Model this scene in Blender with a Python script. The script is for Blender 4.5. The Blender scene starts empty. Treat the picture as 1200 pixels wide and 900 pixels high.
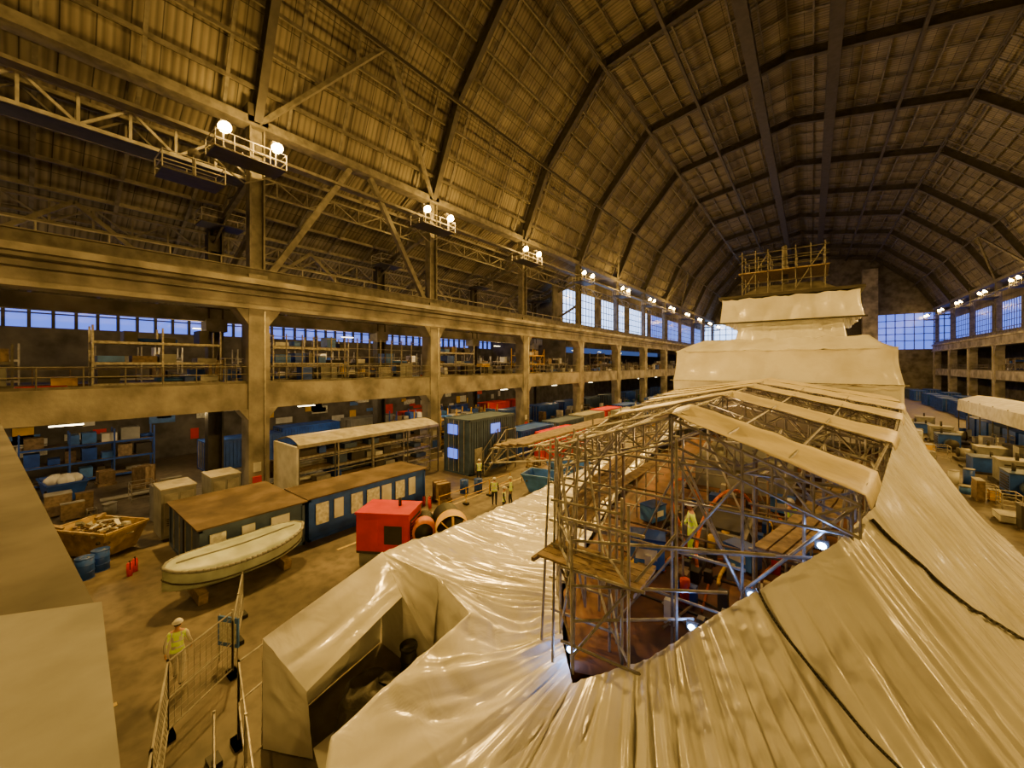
import bpy, bmesh, math, random
from mathutils import Vector, Matrix, noise
from mathutils.bvhtree import BVHTree
random.seed(7)
D=bpy.data; C=bpy.context
COL=C.scene.collection
V=Vector
# ---------------------------------------------------------------- materials
MATS={}
def mat(name,col,rough=.7,metal=0.,var=.25,scale=1.5,bump=.0,bscale=8,emit=None,es=0,col2=None):
    if name in MATS: return MATS[name]
    m=D.materials.new(name); m.use_nodes=True; nt=m.node_tree; N=nt.nodes; L=nt.links
    b=N["Principled BSDF"]
    tc=N.new("ShaderNodeTexCoord")
    nz=N.new("ShaderNodeTexNoise"); nz.inputs["Scale"].default_value=scale; nz.inputs["Detail"].default_value=6
    L.new(tc.outputs["Object"],nz.inputs["Vector"])
    cr=N.new("ShaderNodeValToRGB")
    c2=col2 if col2 else tuple(c*(1-var) for c in col)
    c1=tuple(min(1,c*(1+var*.5)) for c in col)
    cr.color_ramp.elements[0].position=.35; cr.color_ramp.elements[1].position=.65
    cr.color_ramp.elements[0].color=(*c2,1); cr.color_ramp.elements[1].color=(*c1,1)
    L.new(nz.outputs["Fac"],cr.inputs["Fac"]); L.new(cr.outputs["Color"],b.inputs["Base Color"])
    b.inputs["Roughness"].default_value=rough; b.inputs["Metallic"].default_value=metal
    if bump>0:
        n2=N.new("ShaderNodeTexNoise"); n2.inputs["Scale"].default_value=bscale; n2.inputs["Detail"].default_value=5
        L.new(tc.outputs["Object"],n2.inputs["Vector"])
        bp=N.new("ShaderNodeBump"); bp.inputs["Strength"].default_value=bump; bp.inputs["Distance"].default_value=.05
        L.new(n2.outputs["Fac"],bp.inputs["Height"]); L.new(bp.outputs["Normal"],b.inputs["Normal"])
    if emit:
        b.inputs["Emission Color"].default_value=(*emit,1); b.inputs["Emission Strength"].default_value=es
    MATS[name]=m; return m
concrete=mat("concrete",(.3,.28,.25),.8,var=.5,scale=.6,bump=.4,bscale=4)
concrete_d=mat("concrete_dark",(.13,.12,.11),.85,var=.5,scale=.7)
steel=mat("painted_steel",(.13,.12,.105),.6,var=.4,scale=2)
steel_d=mat("dark_steel",(.045,.04,.036),.6,var=.3,scale=2)
steel_l=mat("light_steel",(.36,.345,.31),.55,var=.35,scale=2)
galv=mat("galvanised_tube",(.38,.36,.32),.4,metal=.4,var=.4,scale=5)
rust=mat("rusty_tube",(.2,.14,.08),.6,metal=.2,var=.4,scale=5)
plank=mat("scaffold_plank",(.3,.22,.13),.8,var=.4,scale=5)
blue=mat("blue_paint",(.02,.085,.5),.45,var=.3)
blue_l=mat("light_blue_paint",(.06,.2,.7),.45,var=.3)
blueg=mat("blue_grey_paint",(.05,.085,.17),.5,var=.3)
red=mat("red_paint",(.7,.03,.015),.4,var=.15)
orange=mat("orange_paint",(.8,.25,.03),.5,var=.2)
yellow=mat("yellow_paint",(.8,.5,.03),.5,var=.2)
green=mat("green_paint",(.03,.25,.1),.5,var=.2)
grey=mat("grey_paint",(.27,.275,.27),.6,var=.25)
black=mat("black_rubber",(.012,.012,.012),.5,var=.3)
white=mat("white_paint",(.75,.75,.74),.5,var=.2)
brown_roof=mat("brown_roof_felt",(.12,.085,.06),.9,var=.5,scale=.8)
tarp=mat("cream_tarpaulin",(.8,.7,.45),.38,var=.2,scale=1,bump=.6,bscale=2.5)
darktarp=mat("dark_tarpaulin",(.07,.065,.055),.5,var=.4,scale=3,bump=.8,bscale=5)
deckm=mat("red_oxide_deck",(.17,.075,.04),.7,var=.6,scale=1.2)
skin=mat("skin",(.55,.3,.2),.6,var=.1)
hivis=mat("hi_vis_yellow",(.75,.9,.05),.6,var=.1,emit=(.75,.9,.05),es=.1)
reflect=mat("reflective_stripe",(.8,.8,.78),.3,var=.05)
overall=mat("light_overalls",(.68,.66,.62),.8,var=.15)
navy=mat("navy_overalls",(.03,.04,.08),.8,var=.2)
boatm=mat("boat_gelcoat",(.5,.58,.5),.4,var=.35,scale=1.2)
glass=mat("dusk_window_glass",(.1,.15,.3),.2,var=.1,emit=(.1,.2,1.0),es=1.5)
glassw=mat("pale_window_glass",(.3,.35,.5),.2,var=.1,emit=(.35,.55,1.0),es=4)
lampm=mat("sodium_lamp",(1,.8,.4),.3,var=0,emit=(1,.6,.14),es=130)
coldm=mat("led_lamp",(.8,.9,1),.3,var=0,emit=(.4,.6,1),es=30)
fluo=mat("fluorescent_tube",(1,1,.9),.3,var=0,emit=(1,.85,.5),es=10)
poster=mat("notice_paper",(.75,.75,.7),.6,var=.3,scale=6)
hosem=mat("orange_hose",(.6,.13,.02),.5,var=.1)

def floor_mat():
    m=D.materials.new("stained_floor"); m.use_nodes=True; nt=m.node_tree;N=nt.nodes;L=nt.links;b=N["Principled BSDF"]
    tc=N.new("ShaderNodeTexCoord")
    a=N.new("ShaderNodeTexNoise");a.inputs["Scale"].default_value=.25;a.inputs["Detail"].default_value=8
    c=N.new("ShaderNodeTexNoise");c.inputs["Scale"].default_value=2.2;c.inputs["Detail"].default_value=8
    L.new(tc.outputs["Object"],a.inputs[0]);L.new(tc.outputs["Object"],c.inputs[0])
    r=N.new("ShaderNodeValToRGB");r.color_ramp.elements[0].position=.35;r.color_ramp.elements[1].position=.68
    r.color_ramp.elements[0].color=(.085,.07,.05,1);r.color_ramp.elements[1].color=(.23,.19,.135,1)
    L.new(a.outputs["Fac"],r.inputs[0])
    mx=N.new("ShaderNodeMix");mx.data_type='RGBA';mx.blend_type='MULTIPLY';mx.inputs[0].default_value=.8
    r2=N.new("ShaderNodeValToRGB");r2.color_ramp.elements[0].position=.3;r2.color_ramp.elements[0].color=(.4,.4,.4,1);r2.color_ramp.elements[1].position=.6
    L.new(c.outputs["Fac"],r2.inputs[0]);L.new(r.outputs[0],mx.inputs[6]);L.new(r2.outputs[0],mx.inputs[7])
    L.new(mx.outputs[2],b.inputs["Base Color"])
    r3=N.new("ShaderNodeMapRange");r3.inputs[3].default_value=.3;r3.inputs[4].default_value=.75
    L.new(a.outputs["Fac"],r3.inputs[0]);L.new(r3.outputs[0],b.inputs["Roughness"])
    return m
floorm=floor_mat()
def roof_mat(name,base,dark):
    m=D.materials.new(name); m.use_nodes=True; nt=m.node_tree;N=nt.nodes;L=nt.links;b=N["Principled BSDF"]
    uv=N.new("ShaderNodeUVMap")
    br=N.new("ShaderNodeTexBrick");br.offset=0;br.inputs["Scale"].default_value=1
    br.inputs["Brick Width"].default_value=1.25;br.inputs["Row Height"].default_value=2.2
    br.inputs["Mortar Size"].default_value=.03;br.inputs["Bias"].default_value=0
    br.inputs["Color1"].default_value=(*base,1);br.inputs["Color2"].default_value=(*[x*.72 for x in base],1);br.inputs["Mortar"].default_value=(*dark,1)
    L.new(uv.outputs[0],br.inputs["Vector"])
    nz=N.new("ShaderNodeTexNoise");nz.inputs["Scale"].default_value=.18;nz.inputs["Detail"].default_value=7
    L.new(uv.outputs[0],nz.inputs[0])
    r=N.new("ShaderNodeValToRGB");r.color_ramp.elements[0].position=.3;r.color_ramp.elements[0].color=(.45,.42,.38,1);r.color_ramp.elements[1].position=.65
    L.new(nz.outputs["Fac"],r.inputs[0])
    mx=N.new("ShaderNodeMix");mx.data_type='RGBA';mx.blend_type='MULTIPLY';mx.inputs[0].default_value=.9
    L.new(br.outputs["Color"],mx.inputs[6]);L.new(r.outputs[0],mx.inputs[7])
    w=N.new("ShaderNodeTexWave");w.bands_direction='X';w.inputs["Scale"].default_value=.8
    L.new(uv.outputs[0],w.inputs[0])
    r4=N.new("ShaderNodeValToRGB");r4.color_ramp.elements[0].color=(.6,.6,.6,1);r4.color_ramp.elements[1].position=.5
    L.new(w.outputs["Fac"],r4.inputs[0])
    m3=N.new("ShaderNodeMix");m3.data_type='RGBA';m3.blend_type='MULTIPLY';m3.inputs[0].default_value=1
    L.new(mx.outputs[2],m3.inputs[6]);L.new(r4.outputs[0],m3.inputs[7]);L.new(m3.outputs[2],b.inputs["Base Color"])
    bp=N.new("ShaderNodeBump");bp.inputs["Strength"].default_value=.5;bp.inputs["Distance"].default_value=.08
    L.new(w.outputs["Fac"],bp.inputs["Height"]);L.new(bp.outputs["Normal"],b.inputs["Normal"])
    b.inputs["Roughness"].default_value=.75
    return m
roofm=roof_mat("corrugated_roof_sheet",(.235,.21,.16),(.045,.04,.035))
def sheet_mat():
    m=D.materials.new("white_shrink_wrap"); m.use_nodes=True; nt=m.node_tree;N=nt.nodes;L=nt.links;b=N["Principled BSDF"]
    tc=N.new("ShaderNodeTexCoord")
    a=N.new("ShaderNodeTexNoise");a.inputs["Scale"].default_value=.4;a.inputs["Detail"].default_value=7
    L.new(tc.outputs["Object"],a.inputs[0])
    r=N.new("ShaderNodeValToRGB");r.color_ramp.elements[0].position=.3;r.color_ramp.elements[0].color=(.68,.66,.61,1);r.color_ramp.elements[1].position=.6;r.color_ramp.elements[1].color=(.92,.92,.9,1)
    L.new(a.outputs["Fac"],r.inputs[0]);L.new(r.outputs[0],b.inputs["Base Color"])
    b.inputs["Roughness"].default_value=.2
    b.inputs["Coat Weight"].default_value=.5;b.inputs["Coat Roughness"].default_value=.12
    n2=N.new("ShaderNodeTexNoise");n2.inputs["Scale"].default_value=1.2;n2.inputs["Detail"].default_value=2.5;n2.inputs["Distortion"].default_value=1.
    L.new(tc.outputs["Object"],n2.inputs[0])
    bp=N.new("ShaderNodeBump");bp.inputs["Strength"].default_value=.45;bp.inputs["Distance"].default_value=.1
    L.new(n2.outputs["Fac"],bp.inputs["Height"]);L.new(bp.outputs["Normal"],b.inputs["Normal"])
    return m
wrap=sheet_mat()

# ---------------------------------------------------------------- mesh builder
class MB:
    def __init__(s): s.v=[];s.f=[];s.m=[];s.mats=[];s.sm=[]
    def mi(s,m):
        if m not in s.mats: s.mats.append(m)
        return s.mats.index(m)
    def add(s,vs,fs,m,smooth=False):
        o=len(s.v); s.v+= [tuple(x) for x in vs]; i=s.mi(m)
        for f in fs: s.f.append(tuple(o+k for k in f)); s.m.append(i); s.sm.append(smooth)
    def box(s,x0,x1,y0,y1,z0,z1,m):
        vs=[(x0,y0,z0),(x1,y0,z0),(x1,y1,z0),(x0,y1,z0),(x0,y0,z1),(x1,y0,z1),(x1,y1,z1),(x0,y1,z1)]
        s.add(vs,[(0,3,2,1),(4,5,6,7),(0,1,5,4),(1,2,6,5),(2,3,7,6),(3,0,4,7)],m)
    def prism(s,pts,z0,z1,m):
        n=len(pts); vs=[(x,y,z0) for x,y in pts]+[(x,y,z1) for x,y in pts]
        s.add(vs,[tuple(range(n-1,-1,-1)),tuple(range(n,2*n))]+[(i,(i+1)%n,n+(i+1)%n,n+i) for i in range(n)],m)
    def beam(s,p,q,w,h,m,up=(0,0,1)):
        p=V(p);q=V(q);d=(q-p)
        if d.length<1e-5:return
        d.normalize();up=V(up)
        if abs(d.dot(up))>.98: up=V((0,1,0)) if abs(d.y)<.9 else V((1,0,0))
        a=d.cross(up).normalized();b=a.cross(d).normalized()
        vs=[]
        for c in (p,q):
            for i,j in ((-1,-1),(1,-1),(1,1),(-1,1)): vs.append(c+a*(i*w/2)+b*(j*h/2))
        s.add(vs,[(0,3,2,1),(4,5,6,7),(0,1,5,4),(1,2,6,5),(2,3,7,6),(3,0,4,7)],m)
    def ibeam(s,p,q,w,h,m,up=(0,0,1)):
        p=V(p);q=V(q);d=(q-p).normalized();u=V(up)
        if abs(d.dot(u))>.98: u=V((0,1,0)) if abs(d.y)<.9 else V((1,0,0))
        a=d.cross(u).normalized();b=a.cross(d).normalized();t=h*.08
        s.beam(p+b*(h/2-t/2),q+b*(h/2-t/2),w,t,m,u);s.beam(p-b*(h/2-t/2),q-b*(h/2-t/2),w,t,m,u);s.beam(p,q,w*.15,h-2*t,m,u)
    def cyl(s,p,q,r,m,n=6,r2=None,caps=True):
        p=V(p);q=V(q);d=(q-p)
        if d.length<1e-5:return
        d.normalize();up=V((0,0,1)) if abs(d.z)<.95 else V((1,0,0))
        a=d.cross(up).normalized();b=a.cross(d)
        r2=r if r2 is None else r2; vs=[]
        for c,rr in((p,r),(q,r2)):
            for i in range(n):
                t=2*math.pi*i/n; vs.append(c+a*(math.cos(t)*rr)+b*(math.sin(t)*rr))
        fs=[(i,(i+1)%n,n+(i+1)%n,n+i) for i in range(n)]
        if caps: fs+=[tuple(range(n-1,-1,-1)),tuple(range(n,2*n))]
        s.add(vs,fs,m,n>6)
    def tube(s,pts,r,m,n=8):
        for a,b in zip(pts[:-1],pts[1:]): s.cyl(a,b,r,m,n)
    def grid(s,P,m,smooth=True,flip=False):
        nr=len(P);nc=len(P[0]);vs=[x for row in P for x in row]
        fs=[]
        for i in range(nr-1):
            for j in range(nc-1):
                f=(i*nc+j,i*nc+j+1,(i+1)*nc+j+1,(i+1)*nc+j)
                fs.append(f[::-1] if flip else f)
        s.add(vs,fs,m,smooth)
    def ell(s,c,r,m,n=12,k=8,zmin=-1):
        P=[]
        for i in range(k+1):
            ph=-math.pi/2+math.pi*i/k
            if math.sin(ph)<zmin: ph=math.asin(zmin)
            P.append([(c[0]+r[0]*math.cos(ph)*math.cos(2*math.pi*j/n),c[1]+r[1]*math.cos(ph)*math.sin(2*math.pi*j/n),c[2]+r[2]*math.sin(ph)) for j in range(n+1)])
        s.grid(P,m)
    def truss(s,p,q,depth,m,w=.12,bay=1.5,dirn=(0,0,-1),ww=.08,tube=False):
        p=V(p);q=V(q);dn=V(dirn);L=(q-p).length;n=max(1,round(L/bay))
        f=(lambda a,b,k:s.cyl(a,b,k/2,m,6)) if tube else (lambda a,b,k:s.beam(a,b,k,k,m))
        f(p,q,w);f(p+dn*depth,q+dn*depth,w)
        for i in range(n):
            a=p.lerp(q,i/n);b=p.lerp(q,(i+1)/n)
            if i%2==0:f(a+dn*depth,b,ww)
            else:f(a,b+dn*depth,ww)
            f(a,a+dn*depth,ww)
        f(q,q+dn*depth,ww)
    def build(s,name,loc=(0,0,0),rz=0,parent=None,bevel=0):
        me=D.meshes.new(name);me.from_pydata(s.v,[],s.f)
        for m in s.mats: me.materials.append(m)
        me.polygons.foreach_set("material_index",s.m);me.polygons.foreach_set("use_smooth",s.sm);me.update()
        o=D.objects.new(name,me);COL.objects.link(o);o.location=loc;o.rotation_euler=(0,0,rz)
        if parent:o.parent=parent
        if bevel:
            b=o.modifiers.new("bevel","BEVEL");b.width=bevel;b.segments=2;b.limit_method='ANGLE'
        return o
def inst(o,loc,rz=0,scale=None):
    n=D.objects.new(o.name.split(".")[0],o.data);COL.objects.link(n);n.location=loc;n.rotation_euler=(0,0,rz)
    if scale:n.scale=scale
    return n

YS=[-20.3+15*i for i in range(13)]  # column lines
YB,YE=-22.,162.
XL,XR=-29.2,28.2
S=[(XL,25),(-25.5,33.3),(-18.0,42.0),(-2,44.6),(15.3,41.2),(24.0,32.8),(XR,25)]

# ---------------------------------------------------------------- shell
b=MB();b.box(-50,39,YB-1,YE+1,-.3,0,floorm);b.build("floor")
def skin_strip(name,sec,y0,y1,m):
    me=D.meshes.new(name);vs=[];uv=[];s=0;fs=[]
    for i,(x,z) in enumerate(sec):
        if i:s+=math.hypot(x-sec[i-1][0],z-sec[i-1][1])
        vs+=[(x,y0,z),(x,y1,z)];uv+=[(y0,s),(y1,s)]
    for i in range(len(sec)-1): fs.append((2*i,2*i+1,2*i+3,2*i+2))
    me.from_pydata(vs,[],fs);l=me.uv_layers.new(name="UVMap")
    for p in me.polygons:
        for li in p.loop_indices: l.data[li].uv=uv[me.loops[li].vertex_index]
    me.materials.append(m);o=D.objects.new(name,me);COL.objects.link(o)
    so=o.modifiers.new("s","SOLIDIFY");so.thickness=.1;return o
SK=[(XL-.9,25.2),(-26.4,33.8),(-18.5,42.9),(-2,45.6),(15.8,42.1),(24.9,33.3),(XR+.9,25.2)]
skin_strip("ceiling",SK,YB,YE,roofm)
skin_strip("ceiling_aisle_left",[(-49.3,14.8),(XL-.9,25.2)],YB,57,roofm)
skin_strip("ceiling_eave_left",[(-33,22),(-33,25.2),(XL-.9,25.2)],57,YE,roofm)
skin_strip("ceiling_eave_right",[(XR+.9,25.2),(31.5,25.2),(31.5,22)],YB,YE,roofm)
b=MB()
def along(sec,step,fn):
    for (x0,z0),(x1,z1) in zip(sec[:-1],sec[1:]):
        L=math.hypot(x1-x0,z1-z0);n=max(1,round(L/step))
        for i in range(n):
            t=i/n;fn(x0+(x1-x0)*t,z0+(z1-z0)*t)
IN=[(x*.985,z-.25) for x,z in SK]
along(IN,2.2,lambda x,z:b.beam((x,YB,z),(x,YE,z),.14,.26,steel))
y=YB
while y<YE:
    for (x0,z0),(x1,z1) in zip(IN[:-1],IN[1:]): b.beam((x0,y,z0),(x1,y,z1),.12,.2,steel,up=(0,1,0))
    y+=3.75
for i in range(9):
    t=i/9;x=-49.2+(XL-.9+49.2)*t;z=14.6+(10.2)*t;b.beam((x,YB,z),(x,57,z),.14,.26,steel)
y=YB
while y<57:
    b.beam((-49.2,y,14.5),(XL-.9,y,24.8),.12,.2,steel,up=(0,1,0));y+=3.75
b.build("trim_roof_purlins")
def rib(y):
    b=MB()
    for (x0,z0),(x1,z1) in zip(S[:-1],S[1:]):
        d=V((x1-x0,0,z1-z0)).normalized();n=V((-d.z,0,d.x))
        p=V((x0,y,z0));q=V((x1,y,z1))
        b.beam(p,q,.12,.9,steel_d,up=n);b.beam(p+n*.45,q+n*.45,.5,.09,steel_d,up=n);b.beam(p-n*.45,q-n*.45,.5,.09,steel_d,up=n)
    for x,z in S[1:-1]: b.box(x-.35,x+.35,y-.26,y+.26,z-.5,z+.4,steel_d)
    b.build("roof_arch_rib")
for y in YS: rib(y)
b=MB()
for x,z in ((-17.8,41.2),(15.0,40.4),(-25,32.6),(23.6,32.1)):
    b.truss((x,YB,z),(x,YE,z),1.0,steel_d,w=.14,bay=1.9,ww=.08,dirn=(0.5 if x<0 else -.5,0,-.6))
for x in (-5.2,2.0):
    for k in (-.5,.5): b.truss((x+k,YB,43.4),(x+k,YE,43.4),1.1,steel_d,w=.12,bay=2.5,ww=.07)
    b.box(x-.5,x+.5,YB,YE,42.25,42.32,steel_d)
for x,z in ((-11.5,42.5),(8.8,42)): b.beam((x,YB,z),(x,YE,z),.3,.4,steel_d)
b.build("roof_catwalk_girders")
b=MB()
def onsec(t,side=-1):
    i=min(1,int(t));f=t-i;a=S[i] if side<0 else S[-1-i];c=S[i+1] if side<0 else S[-2-i]
    return a[0]+(c[0]-a[0])*f,a[1]+(c[1]-a[1])*f
for i,y in enumerate(YS[:-1]):
    for side in(-1,1):
        for (t0,ya,t1,yb_) in ((0,y,1,y+7.5),(1,y+7.5,0,y+15)):
            if i not in(2,5,8): continue
            x0,z0=onsec(t0,side);x1,z1=onsec(t1,side)
            b.beam((x0-side*.3,ya,z0-.2),(x1-side*.3,yb_,z1-.2),.28,.28,steel)
b.build("roof_wind_bracing")

# ---------------------------------------------------------------- columns, beams
def column(x,y,top=25):
    b=MB();
    b.box(x-.65,x+.65,y-.6,y+.6,0,12.6,concrete)
    b.box(x-.8,x+.8,y-.75,y+.75,0,.5,concrete)
    for s in(-1,1):
        b.add([(x-.6,y+s*.6,12.6),(x+.6,y+s*.6,12.6),(x+.6,y+s*1.3,12.6),(x-.6,y+s*1.3,12.6),(x-.6,y+s*.6,11.6),(x+.6,y+s*.6,11.6)],[(0,1,2,3),(0,4,5,1),(4,3,2,5),(0,3,4),(1,5,2)],concrete)
        b.add([(x-.6,y+s*.6,6.1),(x+.6,y+s*.6,6.1),(x+.6,y+s*1.1,6.1),(x-.6,y+s*1.1,6.1),(x-.6,y+s*.6,5.4),(x+.6,y+s*.6,5.4)],[(0,1,2,3),(0,4,5,1),(4,3,2,5),(0,3,4),(1,5,2)],concrete)
    for k in(-.4,.4): b.box(x-.35,x+.35,y+k-.05,y+k+.05,14.6,top+.4,steel)
    b.box(x-.05,x+.05,y-.4,y+.4,14.6,top+.4,steel)
    b.box(x-.5,x+.5,y-.55,y+.55,14.6,14.9,steel)
    b.box(x-.5,x+.5,y-.6,y+.6,top-.2,top+1,steel_d)
    sg=(1 if x<0 else -1)
    b.cyl((x+.7*sg,y+.3,.1),(x+.7*sg,y+.3,12.5),.05,steel_l,8)
    b.box(x+.65*sg-.02,x+.65*sg+.02,y-.35,y+.1,2,2.6,white);b.box(x+.65*sg-.1,x+.65*sg+.1,y-.4,y+.1,1,1.7,red if int(y)%2 else blue)
    b.build("crane_hall_column")
for y in YS:
    column(XL,y);column(XR,y)
b=MB()
for x in(XL,XR):
    b.box(x-.55,x+.55,YB,YE,12.8,14.2,concrete);b.box(x-.85,x+.85,YB,YE,14.2,14.55,concrete)
    b.box(x-.75,x+.75,YB,YE,12.6,12.85,concrete)
    b.box(x-.5,x+.5,YB,YE,6.1,7.75,concrete)
    b.box(x-.5,x+.5,YB,YE,24.6,25.2,steel);b.box(x-.35,x+.35,YB,YE,22.9,23.1,steel)
    b.ibeam((x+(.3 if x<0 else -.3),YB,14.95),(x+(.3 if x<0 else -.3),YE,14.95),.4,.7,steel)
b.build("trim_gallery_beams")
b=MB()
for x in (XL,):
    for z in(15.5,16.0): b.cyl((x-.7,YB,z),(x-.7,YE,z),.04,steel_l)
    y=YB
    while y<YE: b.cyl((x-.7,y,14.6),(x-.7,y,16),.04,steel_l);y+=2.5
    b.cyl((x+.72,YB,13.9),(x+.72,YE,13.9),.06,steel_d);b.cyl((x+.72,YB,13.5),(x+.72,YE,13.5),.035,steel_d)
b.build("crane_beam_handrail")
b=MB()
for i,y in enumerate(YS[:-1]):
    if i in(2,): 
        b.beam((XL,y+.6,14.7),(XL,y+6.6,24.6),.38,.38,steel);b.beam((XL,y+14.4,14.7),(XL,y+8.4,24.6),.38,.38,steel)
    if y<50: b.beam((-38,y+.5,13.5),(-38,y+7.5,19.6),.28,.28,steel);b.beam((-38,y+14.5,13.5),(-38,y+7.5,19.6),.28,.28,steel)
b.truss((XL-.9,YB+.5,23.2),(XL-.9,9.7,23.2),1.7,steel_l,w=.2,bay=1.9,ww=.13)
b.truss((XL-2.4,YB+.5,23.2),(XL-2.4,9.7,23.2),1.7,steel,w=.16,bay=1.9,ww=.1)
b.truss((XL-2.4,9.7,22.6),(XL-2.4,YE-1,22.6),1.2,steel,w=.13,bay=2.2,ww=.08)
b.truss((-38,YB+.5,19.4),(-38,56,19.4),1.4,steel,w=.16,bay=1.9,ww=.1)
b.box(XL-2.4,XL-.9,YB+.5,9.7,21.4,21.5,steel_d)
for yy in (9.7,24.7,39.7,54.7):
    b.beam((XL,yy,22),(-38,yy,19.6),.3,.4,steel);b.beam((XL,yy,18.5),(-38,yy,14.2),.25,.3,steel)
    b.truss((XL,yy,24.2),(-44,yy,17),1.2,steel,w=.16,bay=2,ww=.1)
b.build("eaves_lattice_truss")
for y in YS[:6]:
    b=MB();
    for k in(-.45,.45): b.box(-38.45,-37.55,y+k-.06,y+k+.06,0,19.8,steel_d)
    b.box(-38.08,-37.92,y-.4,y+.4,0,19.8,steel_d);b.box(-38.6,-37.4,y-.6,y+.6,0,.4,concrete)
    b.box(-38.7,-37.3,y-.7,y+.7,11.6,12.6,concrete)
    b.build("aisle_steel_column")
b=MB()
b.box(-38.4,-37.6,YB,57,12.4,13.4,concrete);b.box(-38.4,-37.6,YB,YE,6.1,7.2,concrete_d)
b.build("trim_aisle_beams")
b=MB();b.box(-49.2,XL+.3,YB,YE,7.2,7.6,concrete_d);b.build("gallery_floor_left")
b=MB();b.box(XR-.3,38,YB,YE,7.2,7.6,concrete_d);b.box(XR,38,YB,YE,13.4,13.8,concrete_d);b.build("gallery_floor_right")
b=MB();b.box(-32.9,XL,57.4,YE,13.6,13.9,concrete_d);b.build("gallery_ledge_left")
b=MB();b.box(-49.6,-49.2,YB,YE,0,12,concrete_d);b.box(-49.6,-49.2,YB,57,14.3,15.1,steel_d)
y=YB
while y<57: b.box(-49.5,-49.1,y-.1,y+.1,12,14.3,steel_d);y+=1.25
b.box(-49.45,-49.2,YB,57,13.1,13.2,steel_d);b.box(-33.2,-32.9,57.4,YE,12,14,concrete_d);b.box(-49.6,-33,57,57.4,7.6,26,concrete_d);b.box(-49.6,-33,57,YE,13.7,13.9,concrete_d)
b.build("wall_left")
b=MB();b.box(-49.5,-49.42,YB,57,12,14.3,glass);b.build("window_1")
def bigwin(nm,x,y0,y1,gl):
    b=MB();b.box(x-.03,x+.03,y0,y1,14,22,gl)
    y=y0
    while y<=y1+.01: b.box(x-.1,x+.1,y-.06,y+.06,14,22,steel_d);y+=1.2
    for z in(14.1,15.4,16.7,18,19.3,20.6,22): b.box(x-.1,x+.1,y0,y1,z-.06,z+.06,steel_d)
    b.build(nm)
k=2
for i,y in enumerate(YS):
    if y>54 and y<160: bigwin("window_%d"%k,-33,y+1.5,min(YE,y+13.5),glassw if i in(5,6,7) else glass);k+=1
    if y>50 and y<160: bigwin("window_%d"%k,31.5,y+1.5,min(YE,y+13.5),glass);k+=1
b=MB()
for y in YS:
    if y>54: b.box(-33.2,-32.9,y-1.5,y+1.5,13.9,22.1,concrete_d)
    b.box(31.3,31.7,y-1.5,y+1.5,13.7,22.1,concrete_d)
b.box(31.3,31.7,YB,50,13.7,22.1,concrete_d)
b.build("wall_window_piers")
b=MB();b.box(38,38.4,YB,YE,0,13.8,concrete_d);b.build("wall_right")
b=MB()
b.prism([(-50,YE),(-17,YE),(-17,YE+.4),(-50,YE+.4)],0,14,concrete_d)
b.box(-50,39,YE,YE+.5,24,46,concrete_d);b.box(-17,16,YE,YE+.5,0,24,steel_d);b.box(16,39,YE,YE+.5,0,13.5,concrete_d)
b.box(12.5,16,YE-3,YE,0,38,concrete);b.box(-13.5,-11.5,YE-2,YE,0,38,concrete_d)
for z in range(16,24,2):
    b.box(-33,-17,YE-.05,YE+.1,z-.1,z+.1,steel_d);b.box(16,31.5,YE-.05,YE+.1,z-.1,z+.1,steel_d)
for x in list(range(-33,-16,2))+list(range(16,32,2)): b.box(x-.1,x+.1,YE-.05,YE+.1,13.5,24,steel_d)
b.build("wall_far_end")
b=MB();b.box(-33,-17,YE+.2,YE+.3,13.5,24,glassw);b.box(16,31.5,YE+.2,YE+.3,13.5,24,glass);b.build("window_end")
b=MB();b.box(-50,39,YB-.5,YB,0,46,concrete_d);b.build("wall_near_end")

def railing(name,x,y0,y1,z,m=steel_l,h=1.1):
    b=MB()
    for k in(.55,1.0): b.cyl((x,y0,z+h*k),(x,y1,z+h*k),.03,m)
    y=y0
    while y<=y1: b.cyl((x,y,z),(x,y,z+h),.03,m);y+=1.5
    b.box(x-.02,x+.02,y0,y1,z,z+.15,m);b.build(name)
railing("gallery_railing",XL+.35,YB,YE,7.75,steel);railing("gallery_railing",XR-.35,YB,YE,7.75,steel)
railing("gallery_railing",-37,YB,YE,7.6,rust)
railing("gallery_railing",XR-.6,YB,YE,14.6,steel)
def rack(name,x0,x1,y0,y1,z,levels,lh,goods,upright=steel_l,fill=.85):
    b=MB();n=max(1,round((y1-y0)/2.5));H=levels*lh
    for i in range(n+1):
        y=y0+(y1-y0)*i/n
        for x in(x0,x1): b.beam((x,y,z),(x,y,z+H),.09,.09,upright)
        b.beam((x0,y,z+.3),(x1,y,z+H-.2),.05,.05,upright)
    for l in range(levels):
        zz=z+.25+l*lh
        for x in(x0,x1): b.beam((x,y0,zz),(x,y1,zz),.08,.14,upright)
        b.box(x0,x1,y0,y1,zz+.03,zz+.07,plank)
        y=y0+.2
        while y<y1-.6:
            w=random.uniform(.4,1.1)
            if random.random()<fill:
                m=random.choice(goods);h=random.uniform(.25,lh*.75)
                if random.random()<.3:
                    for q in range(3): b.cyl((x0+.3+q*.3,y,zz+.2),(x0+.3+q*.3,min(y+w*2,y1),zz+.2),.12,m,8)
                else: b.box(x0+.1+random.random()*.3,x1-.15,y,min(y+w,y1-.1),zz+.08,zz+.08+h,m)
            y+=w+random.uniform(.1,.4)
    b.build(name)
goods=[grey,blue,plank,steel_d,steel_l,white,rust,blue_l,steel_d,white]
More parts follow.
